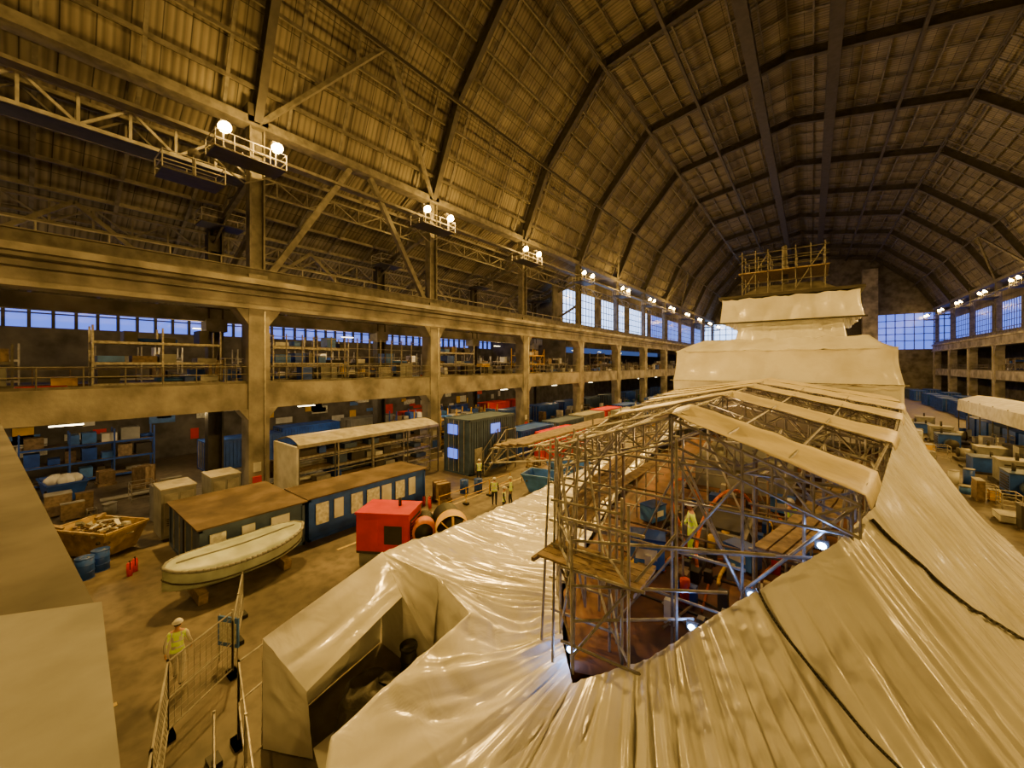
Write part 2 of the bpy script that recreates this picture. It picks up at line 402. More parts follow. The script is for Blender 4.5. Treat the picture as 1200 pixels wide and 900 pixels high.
for y0 in(-14,-6,2.5,11.5,18,27,34,42,49,58,66,74,84,94,104,114):
    rack("storage_rack",-32.8,-31.2,y0,y0+5.8,7.6,random.choice([1,2,3]),1.2,goods,random.choice([steel_l,galv,yellow,steel]))
    if y0<60: rack("storage_rack",-43.5,-42,y0+1,y0+6,7.6,2,1.4,goods)
    if y0>60: rack("storage_rack",30,31.5,y0,y0+5.8,7.6,2,1.3,goods)
# masses of stored material
def stores(name,x0,x1,y0,y1,z,n,hmax,pal_):
    b=MB()
    for i in range(n):
        x=random.uniform(x0,x1);y=random.uniform(y0,y1);w=random.uniform(.3,1.2);l=random.uniform(.3,1.4);h=random.uniform(.3,hmax);m=random.choice(pal_);k=random.random()
        if k<.5:
            b.box(x,x+w,y,y+l,z+.1,z+.1+h,m);b.box(x,x+w,y+l*.1,y+l*.2,z,z+.1,plank);b.box(x,x+w,y+l*.8,y+l*.9,z,z+.1,plank);b.box(x-.02,x+w+.02,y-.02,y+l+.02,z+.1+h,z+.14+h,steel_l if k<.25 else m)
        elif k<.7:
            for q in range(4): b.cyl((x+q*.16,y,z+.1),(x+q*.16,y+2.4,z+.1),.075,m,8)
        elif k<.85:
            b.cyl((x,y,z),(x,y,z+min(h,1.1)),.3,m,12);b.cyl((x,y,z+min(h,1.1)),(x,y,z+min(h,1.1)+.05),.33,steel_l,12)
        else:
            for dx in(0,w):
                for dy in(0,l): b.cyl((x+dx,y+dy,z),(x+dx,y+dy,z+h+.4),.03,galv)
            for zz in(.3,h,h+.4):
                b.tube([(x,y,z+zz),(x+w,y,z+zz),(x+w,y+l,z+zz),(x,y+l,z+zz),(x,y,z+zz)],.025,galv,6)
    b.build(name)
stores("gallery_stored_parts",-31,-30,-10,120,7.6,110,1.5,goods+[steel_l,rust]);stores("gallery_stored_parts",-36.5,-33.5,-10,56,7.6,70,1.6,goods+[yellow,red])
stores("floor_stored_parts",-34.8,-30.4,9,24,0,26,1.8,goods);stores("floor_stored_parts",-31.5,-30.2,26,120,0,80,2.2,goods+[yellow,green,red])
stores("floor_stored_parts",-37,-30.5,-4,7.2,0,16,1.5,[grey,steel_l,rust,plank,blue,concrete]);stores("floor_stored_parts",-19.8,-18.6,34,120,0,50,1.5,goods+[yellow,orange])
stores("floor_stored_parts",8.4,9.6,24,110,0,60,1.3,goods+[yellow]);stores("floor_stored_parts",14.2,15,41,76,0,26,1.5,goods)
stores("floor_stored_parts",-18.4,-17.2,23.2,32,0,9,1.3,goods+[yellow,red])
b=MB()
y=10.8
while y<24:
    for x in(-30.0,-29.9): b.cyl((x,y,7.6),(x,y,11.2),.03,galv)
    y+=1.1
for z in(8.2,8.9,9.6,10.3,11): b.cyl((-29.9,10.8,z),(-29.9,23.8,z),.03,galv)
b.build("gallery_tube_stillage")
rack("parts_rack",-27.6,-25.6,10.8,21.5,0,4,.92,[blue,grey,blueg,steel_l,white,steel_d],galv,.95)
b=MB()
P=[]
for i in range(9):
    t=i/8;P.append([( -28.3+3.5*t,yy,3.95+.4*math.sin(math.pi*t)) for yy in (10.6,12,15,18,21.8)])
b.grid(P,steel_l)
for yy in(10.6,21.8):
    for x in(-28.2,-24.9): b.cyl((x,yy,0),(x,yy,4.0),.06,steel)
for yy in(12.9,15.6,18.7): b.cyl((-24.9,yy,0),(-24.9,yy,4),.05,steel)
b.box(-28.3,-24.85,10.45,10.6,0,3.9,white);b.box(-24.95,-24.8,10.5,21.8,3.8,4.0,steel_l)
for z in(1,2,3): b.cyl((-24.9,10.6,z),(-24.9,21.8,z),.03,galv)
b.build("covered_parts_shed")

# ---------------------------------------------------------------- floodlights
def flood():
    b=MB()
    b.box(-.9,.9,-1.9,1.9,-1.35,-1.27,steel_d)
    for z in(-.85,-.35):
        b.tube([(-.9,-1.9,z),(.9,-1.9,z),(.9,1.9,z),(-.9,1.9,z)],.03,steel_l,6)
    for x in(-.9,.9):
        for y in(-1.9,-.95,0,.95,1.9): b.cyl((x,y,-1.3),(x,y,-.33),.03,steel_l)
    b.beam((-.9,-1.7,-1.3),(-.6,0,-2.4),.08,.08,steel);b.beam((-.9,1.7,-1.3),(-.6,0,-2.4),.08,.08,steel)
    for y in(-1.4,1.4):
        b.beam((.5,y,-1.3),(.5,y,-.1),.08,.08,steel)
        b.cyl((.35,y,.35),(.75,y,-.02),.16,steel,12,.36,caps=False)
        b.cyl((.75,y,-.02),(.77,y,-.04),.34,lampm,12)
        b.ell((.82,y,-.06),(.29,.29,.29),lampm,12,8)
        b.box(.1,.4,y-.14,y+.14,.25,.55,steel)
    return b
FY=-.9
fl=flood().build("floodlight_platform",(XL+1.4,YS[2]+FY,22.9))
for y in YS[1:2]+YS[3:]: inst(fl,(XL+1.4,y+FY,22.9))
for y in YS[1:]: inst(fl,(XR-1.4,y+FY,22.9),math.pi)
b=MB();b.box(-.9,.9,-1.4,1.4,-1.35,-1.27,steel_d)
for z in(-.85,-.35): b.tube([(-.9,-1.4,z),(.9,-1.4,z),(.9,1.4,z),(-.9,1.4,z),(-.9,-1.4,z)],.03,steel_l,6)
for x in(-.9,.9):
    for y in(-1.4,0,1.4): b.cyl((x,y,-1.3),(x,y,-.33),.03,steel_l)
b.beam((.5,0,-1.3),(.5,0,.1),.1,.1,steel);b.cyl((.3,0,.3),(.6,0,.05),.15,steel,10,.3)
pl=b.build("maintenance_platform",(-36.4,YS[2],21.0))
for y in YS[3:6]: inst(pl,(-36.4,y,21.0))
inst(pl,(-28.2,YS[2]-3.6,20.9))
def light(kind,name,loc,e,col,r=.4,tgt=None,size=2.7):
    l=D.lights.new(name,kind);l.energy=e;l.color=col;l.shadow_soft_size=r
    o=D.objects.new(name,l);COL.objects.link(o);o.location=loc
    if kind=='SPOT':
        l.spot_size=size;l.spot_blend=.6
        o.rotation_euler=(V(tgt)-V(loc)).to_track_quat('-Z','Y').to_euler()
    return o
SOD=(1,.57,.115)
for i,y in enumerate(YS):
    if i<1 or i>11: continue
    k=[0,.5,1.0,1.2,1.2,1.1,1,.9,.8,.6,.5,.4,.4][i]
    light('SPOT',"floodlight_beam",(XL+3,y,22.5),14500*k,SOD,.35,(-4,y,3));light('SPOT',"floodlight_beam",(XR-3,y,22.5),10500*k,SOD,.35,(4,y,3))
    if i in(1,2,3,4,6,8,10):
        light('POINT',"floodlight_spill",(XL+3,y,23),2300*k*(.9 if i<5 else 1.2),SOD,.4);light('POINT',"floodlight_spill",(XR-3,y,23),700*k,SOD,.4)

# ---------------------------------------------------------------- ship cover (loft)
pairs=[((-8.9,100,4),(-12,100,2),1),((-8.6,36,4),(-12,36,2.2),1),((-8.0,25,3.4),(-11.8,25,2.2),1),((-6.6,14.9,3.1),(-11.3,14.9,2.4),1),
((-5.4,9.2,3),(-11.0,9,2.75),1),((-5.1,8.5,3),(-10.9,7.2,2.95),1),((-4.9,8.2,3),(-8.2,7.2,3.0),1),((-4.6,7.8,2.95),(-6.6,6.8,2.9),1),((-4.2,7.2,2.95),(-6.7,3.4,2.4),1.1),
((-3.6,6.5,2.9),(-4.2,1.4,1.2),1.3),((-2.35,7.1,3.6),(0,.2,.8),1.5),((-1.25,7.7,4.6),(4,.6,.8),1.6),((.34,8.45,6.0),(7,3.5,.8),1.7),
((.9,9.4,6.45),(7,9,.8),1.7),((1.75,14.9,6.5),(7,15,.9),1.5),((3.35,25.5,6.45),(7,26,1),1.3),((4.8,36,6.4),(7,36,1),1.2),((5,60,6),(7.2,60,1.2),1.1),((5,100,5),(7.2,100,1.2),1)]
cum=[0]
for a,c in zip(pairs[:-1],pairs[1:]):
    d=((V(c[0])-V(a[0])).length+(V(c[1])-V(a[1])).length)/2
    cum.append(cum[-1]+min(d,9))
NS=1700;NT=52
rows=[]
j=0
for i in range(NS+1):
    s=cum[-1]*i/NS
    while j<len(cum)-2 and s>cum[j+1]: j+=1
    f=(s-cum[j])/(cum[j+1]-cum[j])
    a,c=pairs[j],pairs[j+1]
    pi=V(a[0]).lerp(V(c[0]),f);po=V(a[1]).lerp(V(c[1]),f);pw=a[2]*(1-f)+c[2]*f
    nrm=(po-pi);nrm.z=0;nrm.normalize()
    row=[]
    for k in range(NT+1):
        t=k/NT
        p=pi.lerp(po,t);p.z=pi.z+(po.z-pi.z)*(1-(1-t)**pw)
        p.z-=.25*math.sin(math.pi*t)*(1 if pw<=1.05 else .3)
        amp=min(1,t*6+.2)*(1 if t<.97 else .5)
        q=s+.35*noise.noise(V((t*1.3,s*.25,1)))
        n1=noise.noise(V((q*1.3,t*.6,3)));n2=noise.noise(V((q*3.6,t*.7,9)));n3=noise.noise(V((s*.5,t*1.6,5)))
        n4=noise.noise(V((q*8,t*1.2,29)))
        rd=max(0,1-abs(noise.noise(V((q*2.1,t*.4,17))))*4.5)
        rd2=max(0,1-abs(noise.noise(V((q*.8+t*1.6,t*.9,37))))*9)
        fade=1-.45*t
        w=.13*n1+.085*n2*fade+.09*n3+.10*rd*fade+.02*n4*fade-.06*rd2
        p.z+=w*amp;p+=nrm*(n2*.05*amp)
        row.append(tuple(p))
    o=row[-1];ww=noise.noise(V((s*2,0,4)))*.12
    row.append((o[0]+nrm.x*(.05+ww),o[1]+nrm.y*(.05+ww),o[2]*.5));row.append((o[0]+nrm.x*(.1-ww),o[1]+nrm.y*(.1-ww),0.02))
    rows.append(row)
b=MB();b.grid(rows,wrap);b.build("shrink_wrap_ship_cover")
bvh=BVHTree.FromPolygons([V(v) for v in b.v],b.f)
b=MB()
deckp=[(-3.7,6.7),(-2.3,7.3),(-1.2,7.9),(.4,8.7),(1.7,14.9),(3.3,25.5),(4.8,37),(-8.6,37),(-8,25.5),(-6.6,14.9),(-5.2,8.9)]
b.prism(deckp,2.6,2.95,deckm)
for y in range(10,36,2): b.box(-5,1.2,y,y+.06,2.95,2.99,steel_d)
b.box(-3.6,-1.6,14,17,2.95,3.5,steel_l);b.box(-3.4,-1.8,14.2,16.8,3.5,3.6,steel_d)
b.box(-4.6,-.6,21,27,2.95,4.4,grey);b.box(-3.5,-1.5,22,26,4.4,5.2,grey)
b.build("ship_bow_deck")

# ---------------------------------------------------------------- scaffold tent
RX=-2.4
fr=[(8.6,3.05,2.8),(11.6,3.55,3.3),(14.9,4.1,4.1),(18.5,4.7,4.6),(22,5.2,5.1),(25.5,5.7,5.7),(29,6.2,6.1),(32.5,6.6,6.5)]
b=MB()
RT=.03
EZ=6.75;RZ=7.85
for (y,wr,wl) in fr:
    L=V((RX-wl,y,EZ+.15));Rr=V((RX+wr,y,EZ-.1));A=V((RX,y,RZ))
    for yy in (0,.9):
        o=V((0,yy,0))
        b.truss(L+o,A+o,.55,galv,w=2*RT,bay=.6,ww=.045,tube=True);b.truss(A+o,Rr+o,.55,galv,w=2*RT,bay=.6,ww=.045,tube=True)
    b.cyl(A,A+V((0,.9,0)),RT,galv);
    for t in(.25,.5,.75,1): 
        b.cyl(L.lerp(A,t),L.lerp(A,t)+V((0,.9,0)),RT,galv);b.cyl(A.lerp(Rr,t),A.lerp(Rr,t)+V((0,.9,0)),RT,galv)
for a,c in zip(fr[:-1],fr[1:]):
    for k in (-1,-.66,-.33,0,.33,.66,1):
        def pt(f,kk): 
            w=f[1] if kk>0 else f[2];return V((RX+kk*w,f[0],RZ+.05-(RZ-EZ)*abs(kk)))
        b.cyl(pt(a,k),pt(c,k),RT,galv)
        if abs(k)>.6: b.cyl(pt(a,k)-V((0,0,.6)),pt(c,k)-V((0,0,.6)),RT,galv)
b.build("scaffold_roof_trusses")
def tarpstrip(y0,y1,side_l=1.0,side_r=1.0,sag=.12):
    b=MB();P=[]
    def w(y,s):
        for f,g in zip(fr[:-1],fr[1:]):
            if y<=g[0]:
                t=(y-f[0])/(g[0]-f[0]);return (f[1]*(1-t)+g[1]*t) if s>0 else (f[2]*(1-t)+g[2]*t)
        return fr[-1][1] if s>0 else fr[-1][2]
    for i in range(41):
        k=-side_l+(side_l+side_r)*i/40;row=[]
        for q in range(9):
            y=y0+(y1-y0)*q/8+.1*noise.noise(V((k*3,q*3,y0)))
            x=RX+k*w(y,k);z=RZ+.12-(RZ-EZ)*abs(k)-sag*math.sin(math.pi*q/8)*(1-.5*abs(k))+.04*noise.noise(V((k*9,q*.7,y0*2)))
            row.append((x,y,z))
        P.append(row)
    last=P[-1];P.append([(x+.06,y,z-.22+.08*noise.noise(V((y*4,0,0)))) for x,y,z in last])
    b.grid(P,tarp);o=b.build("scaffold_tarpaulin");so=o.modifiers.new("s","SOLIDIFY");so.thickness=.015
tarpstrip(8.5,10.6,.12,1.02);tarpstrip(14.7,17.2,1.05,1.02);tarpstrip(21,24,1,1.02);tarpstrip(25.6,30,1,1.02);tarpstrip(30.6,35.5,1,1)
b=MB()
def T(p,q,m=galv,r=RT): b.cyl(p,q,r,m)
leftp=[(-3.75,6.75),(-4.45,7.5),(-5.2,8.6),(-5.7,10.4),(-6.15,12.6),(-6.55,14.9),(-6.9,17),(-7.3,20),(-7.6,23),(-8,26)]
for i,(x,y) in enumerate(leftp):
    T((x,y,2.7),(x,y,7.05 if i>1 else 5.6));T((x+1.1,y+.15,2.9),(x+1.1,y+.15,7.1 if i>1 else 6.4))
    for z in(3.4,4.9,5.9,6.7):
        if i<2 and z>6: continue
        T((x-.25,y,z),(x+1.4,y+.15,z))
    if i<len(leftp)-1:
        x2,y2=leftp[i+1]
        for z in(3.5,4.45,4.9,5.4,5.9,6.7):
            if i<2 and z>5.6: continue
            T((x,y,z),(x2,y2,z),galv if random.random()<.6 else rust);
            if z in(3.5,4.9,6.7):T((x+1.1,y+.15,z),(x2+1.1,y2+.15,z))
        T((x,y,3.0 if i%2 else 5.0),(x2,y2,5.0 if i%2 else 3.0));T((x,y,6.9 if i%2 else 5),(x2,y2,5.0 if i%2 else 6.9))
T((-5.25,8.6,7.1),(-4.1,6.6,3.0));T((-5.2,8.6,6.6),(-3.9,6.9,4.0));T((-4.6,8.6,7.2),(-3.7,6.7,2.9));T((-5.6,8.9,6.9),(-4.7,7.1,2.9))
for (x,y,z0,z1) in((-2.9,7.2,3.1,6.4),(-2.0,7.6,3.6,7.6),(-2.35,8.6,3,7.9),(-1.05,8.6,3,7.35),(-.1,8.8,3,6.95),(.55,8.7,5.4,6.8),(-3.6,8.6,3,7.5),(-4.4,8.6,3,7.3),(-3.3,7.9,3,6.5)): T((x,y,z0),(x,y,z1))
for z in(4.0,5.0,6.1,6.9): T((-5.2,8.6,z),(.5 if z>5.5 else -1,8.65,z))
for z in(3.9,4.6,5.5): T((-3.75,6.75,z),(-1.2+ (z-4.6)*.8,7.9,z+.25))
T((-3.75,6.75,3.2),(-2.0,7.6,5.8));T((-2.9,7.2,3.2),(-4.4,8.6,6.9));T((-3.6,8.6,3),(-1.05,8.6,6.8));T((-1.05,8.6,4.6),(.6,8.7,6.6));T((-2.35,8.6,7.2),(-1.05,8.6,4.6))
T((-5.2,8.6,4.9),(-3.6,8.6,7.3));T((-4.4,8.6,3),(-5.2,8.6,6.7));T((-3.9,6.8,4.7),(-4.5,8.5,6.9));T((-2.35,8.6,5),(.5,8.6,5.7))
rp=[(.2,10),(.7,12),(1.2,14.5),(1.6,17),(2.1,20),(2.6,23),(3,26)]
for i,(x,y) in enumerate(rp):
    T((x,y,2.95),(x,y,6.9));T((x-1.2,y,2.95),(x-1.2,y,7.1))
    for z in(4.9,5.9): T((x-1.3,y,z),(x+.2,y,z))
    if i<len(rp)-1:
        for z in(3.6,4.9,6.5): T((x,y,z),(*rp[i+1],z));T((x-1.2,y,z),(rp[i+1][0]-1.2,rp[i+1][1],z))
        T((x,y,3),(*rp[i+1],6.5))
for y in(10.5,13.5,17):
    for x in(-4.2,-2.6,-1.0): T((x,y,2.95),(x,y,7.3-abs(x-RX)*.3),rust if random.random()<.5 else galv)
    for z in(4.6,6.6): T((-5.8,y,z),(1.0,y,z),rust if random.random()<.4 else galv)
    T((-4.2,y,3),(-2.6,y,6.6));T((-1,y,3),(-2.6,y,6.6))
b.build("scaffold_standards_and_braces")
b=MB()
for i in range(4): b.box(-4.75,-2.5,7.0+i*.24,7.22+i*.24,4.78,4.83,plank)
for i in range(3): b.box(-5.3,-4.9,8.7+i*3.1,11.7+i*3.1,4.95,5.0,plank)
for i in range(5):
    for k in range(3): 
        x,y=rp[i];x2,y2=rp[i+1];b.beam((x-1.1+k*.3,y,4.95),(x2-1.1+k*.3,y2,4.95),.25,.05,plank)
for i in range(2,8):
    for k in range(3):
        x,y=leftp[i];x2,y2=leftp[i+1];b.beam((x+.15+k*.3,y,5.0),(x2+.15+k*.3,y2,5.0),.25,.05,plank)
b.beam((-4.8,6.9,4.74),(-4.8,8.1,4.74),.08,.08,rust);b.beam((-2.6,6.9,4.74),(-2.6,8.2,4.74),.08,.08,rust)
b.build("scaffold_boards")
b=MB()
for y in (9.2,11.4,13.8,16.2):
    b.truss((-7.9,y,6.35),(-5.0,y,6.9),.45,galv,w=.06,bay=.55,ww=.045,tube=True)
for z,x in((6.35,-7.9),(6.62,-6.4),(5.9,-7.9)): b.cyl((x,9,z),(x,16.4,z),RT,galv)
for i in range(4): b.beam((-7.6+i*.3,9,6.5+i*.05),(-7.6+i*.3,16.4,6.5+i*.05),.25,.05,plank)
b.build("scaffold_loading_wing")
b=MB();b.box(-.5,.5,-.35,.35,0,.8,blue_l);b.box(-.53,.53,-.38,.38,.8,.86,blue);b.box(-.3,.3,-.37,-.35,.25,.55,white)
for x in(-.4,.4): b.box(x-.05,x+.05,-.3,.3,-.08,0,steel_d)
tb=b.build("tool_chest",(-3.9,11.6,3.05),.3)
for p,r in(((-1.6,13.2,3.05),-.4),((-4.8,15,3.05),1.2),((-.9,19,3.05),0)): inst(tb,p,r,(.8,.8,.7))
b=MB()
for k in range(5):
    pts=[];ph=random.random()*6;x0=-3.6+k*.7
    for i in range(22):
        t=i/21;pts.append((x0+.5*math.sin(t*5+ph),12+t*6+.5*math.sin(t*9+ph),3.05+ (1.5*math.sin(math.pi*t) if k in(0,2) else .05)))
    b.tube(pts,.05,hosem if k!=3 else yellow)
b.build("ventilation_hoses")
b=MB()
for i in range(80):
    x=random.uniform(-4.8,.2);y=random.uniform(8.9,20);w=random.uniform(.1,.4);h=random.uniform(.06,.6)
    b.box(x,x+w,y,y+w*1.2,2.95,2.95+h,random.choice([steel_d,grey,rust,blue,white,steel_d,plank,rust,steel_l]))
for i in range(14):
    x=random.uniform(-4.2,0);y=random.uniform(9,17);b.cyl((x,y,2.95),(x,y,3.55),.12,random.choice([red,steel_d,grey,yellow]),10)
for i in range(26):
    x=random.uniform(-4.4,0);y=random.uniform(8.9,18);a=random.random()*3;b.cyl((x,y,3.0),(x+math.cos(a)*1.3,y+math.sin(a)*1.3,3.02),.03,random.choice([galv,steel_d,hosem,plank]),6)
b.build("deck_clutter")
for n,(x,y,z) in enumerate([(.15,8.75,5.75),(-.85,8.25,4.75),(-1.75,7.75,4.05),(-3.9,7.0,3.1)]):
    b=MB();b.box(-.1,.1,-.05,.05,-.02,.12,steel_d);b.ell((0,-.06,.05),(.07,.04,.06),coldm,8,5)
    b.build("led_work_light",(x,y,z));light('POINT',"led_work_light_glow",(x,y-.15,z+.22),11,(.2,.4,1),.05)
for p in((-2.5,12,6.6),(-2.4,18,6.8),(-2.4,28,6.6)): light('POINT',"tent_interior_fill",p,90,(1,.62,.25),.15)  # bare warm point lights added inside the tent, no lamp fittings

# ---------------------------------------------------------------- wrapped superstructure
def wrapped(name,lo,hi,seed=0):
    b=MB();n=40;k=14
    def ring(c):
        x0,x1,y0,y1,z=c;pts=[]
        for (a,d) in (((x0,y0),(x1,y0)),((x1,y0),(x1,y1)),((x1,y1),(x0,y1)),((x0,y1),(x0,y0))):
            for i in range(n): t=i/n;pts.append((a[0]+(d[0]-a[0])*t,a[1]+(d[1]-a[1])*t,z))
        pts.append(pts[0]);return pts
    A=ring(lo);B=ring(hi);P=[]
    cx=(lo[0]+lo[1])/2;cy=(lo[2]+lo[3])/2
    for j in range(k+1):
        t=j/k;row=[]
        for i,(p,q) in enumerate(zip(A,B)):
            r=V(p).lerp(V(q),t);ii=i%(4*n)
            d=V((r.x-cx,r.y-cy,0)).normalized()
            w=.22*noise.noise(V((ii*.22,t*1.2,seed)))+.1*noise.noise(V((ii*.8,t*1.5,seed+5)))-.15*math.sin(math.pi*t)-.08*abs(math.sin(ii*math.pi/8))
            r+=d*w;r.z+=.14*noise.noise(V((ii*.5,t,seed+9)))-.08*abs(math.sin(ii*math.pi/8))*t
            row.append(tuple(r))
        P.append(row)
    b.grid(P,wrap)
    ctr=((hi[0]+hi[1])/2,(hi[2]+hi[3])/2,hi[4]+.15)
    top=P[-1];mid=[tuple(V(p).lerp(V(ctr),.5)+V((0,0,.1*noise.noise(V(p))))) for p in top];c=[ctr]*len(top)
    b.grid([top,mid,c],wrap)
    return b.build(name)
e=D.objects.new("wrapped_superstructure",None);COL.objects.link(e)
for nm,lo,hi,s in (("lower_block",(-9.8,5,36,62,3.5),(-9.7,4.9,36,62,7.6),1),("lower_block_upper_band",(-9.75,4.95,36,62,7.5),(-9.5,4.6,36.2,62,10.2),8),("lower_block_top",(-9.6,4.7,36.1,62,10.1),(-7.6,3.4,38.5,60,11.2),7),
  ("mid_block",(-5.9,2.4,42.6,56,11.0),(-5.6,2.2,42.8,56,13.3),2),("bridge_block",(-7.0,3.4,42,57,13.0),(-6.8,3.2,42,57,15.2),3),
  ("aft_block",(-8.6,4.6,70,98,4),(-7,3.4,72,96,11),4)):
    wrapped(nm,lo,hi,seed=s).parent=e
b=MB()
b.box(-7.1,3.5,41.9,57,15.25,15.5,steel_d)
b.cyl((-9.95,35.8,7.6),(5.1,35.8,7.6),.04,galv);b.box(-7.2,3.6,41.6,41.9,12.85,12.98,steel_d)
b.add([(-5.5,43,15.5),(2,43,15.5),(2,50,15.5),(-5.5,50,15.5),(-4,44.5,16.6),(.5,44.5,16.6),(.5,48.5,16.6),(-4,48.5,16.6)],[(0,1,5,4),(1,2,6,5),(2,3,7,6),(3,0,4,7),(4,5,6,7)],steel)
b.build("roof_deck",parent=e)
b=MB()
for z in(16.8,17.8,18.8,19.6):
    for y in(43.5,46,49): b.cyl((-5.6,y,z),(1.3,y,z),.04,steel)
    for x in(-5.3,-3.2,-1.1,1): b.cyl((x,43,z),(x,49.4,z),.04,steel)
for x in(-5.3,-4.2,-3.2,-2.1,-1.1,0,1):
    for y in(43.5,46,49): b.cyl((x,y,15.5),(x,y,19.9),.04,steel)
b.box(-5.6,1.3,43.3,49.2,17.75,17.85,plank)
for x in(-5.3,-1.1): b.cyl((x,43.5,16),(x+2.1,43.5,19.5),.045,steel)
b.cyl((-2,46,17),(-2,46,20.6),.3,steel,10,.15)
b.build("mast_scaffold",parent=e)

# ---------------------------------------------------------------- tent annex & recess
b=MB()
def patch(p00,p01,p11,p10,m,n=20,amp=.045,seed=0,sag=.0):
    P=[]
    for i in range(n+1):
        r=[]
        for j in range(n+1):
            u=i/n;v=j/n
            p=V(p00).lerp(V(p01),v).lerp(V(p10).lerp(V(p11),v),u)
            e_=min(1,8*min(u,1-u,v,1-v)+.25)
            p.z+=e_*amp*noise.noise(V((u*5,v*2.5,seed)))*2-sag*math.sin(math.pi*u)*math.sin(math.pi*v)
            p.x+=e_*amp*noise.noise(V((u*6,v*3,seed+5)));p.y+=e_*amp*noise.noise(V((u*6,v*3,seed+8)))
            r.append(tuple(p))
        P.append(r)
    b.grid(P,m)
T1=(-10.1,3.5,2.6);T2=(-10.9,7.2,2.95);T3=(-8.2,7.2,3.0);T4=(-6.6,6.8,2.9)
A=(-8.9,6.5,2.6);Bp=(-9.0,4.0,1.6)
patch(T1,T2,A,Bp,wrap,seed=1,sag=.15)
patch(T2,T3,(-8.1,6.9,1.2),A,wrap,seed=2)
patch(T3,T4,(-6.8,6.6,.2),(-8.1,6.9,.2),wrap,seed=3)
patch(A,(-8.1,6.9,1.2),(-8.0,6.7,.1),(-8.9,6.6,.1),wrap,seed=4)
patch(T1,T2,(-11,7.2,0.02),(-10.2,3.5,.02),wrap,seed=5)
patch(T1,Bp,(-8.9,4.1,0.05),(-10.1,3.5,.02),wrap,seed=6)
patch((-8.9,4.1,.3),(-6.9,3.6,.3),(-6.9,6.8,.35),(-9,6.8,.35),wrap,seed=7)
b.build("shrink_wrap_annex")
b=MB();P=[]
for i in range(13):
    r=[]
    for j in range(25):
        ph=i/12*math.pi/2;th=2*math.pi*j/24
        n=1+.25*noise.noise(V((math.cos(th)*2,math.sin(th)*2,i*.3)))
        r.append((1.0*math.cos(ph)**.6*math.cos(th)*n,.75*math.cos(ph)**.6*math.sin(th)*n,1.05*math.sin(ph)**.8*(1+.2*noise.noise(V((th,i*.4,2))))))
    P.append(r)
b.grid(P,darktarp);b.build("tarpaulin_covered_machine",(-8.2,5.3,.35),.5)
b=MB();b.cyl((0,0,0),(0,0,1.2),.2,black,16);b.cyl((0,0,1.2),(0,0,1.28),.23,black,16);b.cyl((0,0,1.28),(0,0,1.3),.15,steel_d,16)
for z in(.3,.6,.9): b.cyl((0,0,z),(0,0,z+.05),.22,black,16)
vp=b.build("vent_pipe",(-8.35,6.3,.35));inst(vp,(-7.6,6.4,.35))

def onsheet(u,v):
    d=V((-.6143,.789,0))+V((.789,.6143,0))*((u-600)/450)+V((0,0,-1))*((v-427)/450)
    h=bvh.ray_cast(V((0,0,9)),d.normalized())
    return h[0]
def cable(name,pix,r):
    b=MB();pts=[]
    n=len(pix)
    for i in range(n-1):
        p0=pix[max(0,i-1)];p1=pix[i];p2=pix[i+1];p3=pix[min(n-1,i+2)]
        for k in range(8):
            t=k/8
            q=[.5*((2*p1[c])+(-p0[c]+p2[c])*t+(2*p0[c]-5*p1[c]+4*p2[c]-p3[c])*t*t+(-p0[c]+3*p1[c]-3*p2[c]+p3[c])*t**3) for c in(0,1)]
            h=onsheet(*q)
            if h: pts.append(h+V((0,0,r+.02)))
    for it in range(3):
        pts=[pts[0]]+[V((a.x/4+m.x/2+c.x/4,a.y/4+m.y/2+c.y/4,max(m.z,(a.z+c.z)/2))) for a,m,c in zip(pts[:-2],pts[1:-1],pts[2:])]+[pts[-1]]
    b.tube(pts,r,black);b.build(name)
cable("power_cable",[(884,684),(897,712),(916,742),(938,770),(960,798),(988,832),(1018,868),(1050,900),(1090,940)],.022)
cable("power_cable",[(1022,612),(1045,636),(1075,662),(1105,690),(1145,722),(1200,755),(1260,790)],.03)

# ---------------------------------------------------------------- near gantry
b=MB()
b.prism([(-2.7,.31),(-4.72,.43),(-5.1,-.1),(-5.1,-1.2),(-2.7,-1.2)],5.6,7.0,grey)
b.prism([(-4.8,.40),(-20.4,-.3),(-28.2,-.65),(-28.2,-1.7),(-4.8,-1.2)],5.2,6.95,concrete_d)
b.beam((-5,.2,6.0),(-28,-.8,6.0),.1,.25,steel_d)
b.box(-3.4,-2.9,-1,-.3,0,5.6,concrete);b.box(-16.4,-15.8,-1.2,-.6,0,5.2,concrete)
b.build("viewing_gantry_parapet")

# ---------------------------------------------------------------- containers etc.
def container(lx,ly,h,m,roof=None,posters=0):
    b=MB()
    b.box(.06,lx-.06,.06,ly-.06,.12,h-.06,m)
    for x in(0,lx-.12):
        for y in(0,ly-.12): b.box(x,x+.12,y,y+.12,0,h,m)
    for z in(0,h-.14):
        for x in(0,lx-.12): b.box(x,x+.12,0,ly,z,z+.14,m)
        for y in(0,ly-.12): b.box(0,lx,y,y+.12,z,z+.14,m)
    if not posters:
        y=.3
        while y<ly-.3: b.box(lx-.07,lx-.01,y,y+.12,.2,h-.2,m);b.box(.01,.07,y,y+.12,.2,h-.2,m);y+=.28
    b.box(lx/2-.02,lx/2+.02,-.01,.05,.2,h-.2,steel_d)
    for x in(lx*.2,lx*.4,lx*.6,lx*.8): b.cyl((x,-.02,.15),(x,-.02,h-.1),.025,steel_l)
    if roof: b.box(-.1,lx+.1,-.1,ly+.1,h,h+.06,roof)
    for i in range(posters):
        y=.35+i*(ly-.7)/posters;w=random.uniform(.5,.85)
        b.box(lx-.04,lx+.02,y,y+w,h*.35+random.uniform(0,.15),h*.85,random.choice([poster,poster,yellow,white,poster]))
    return b
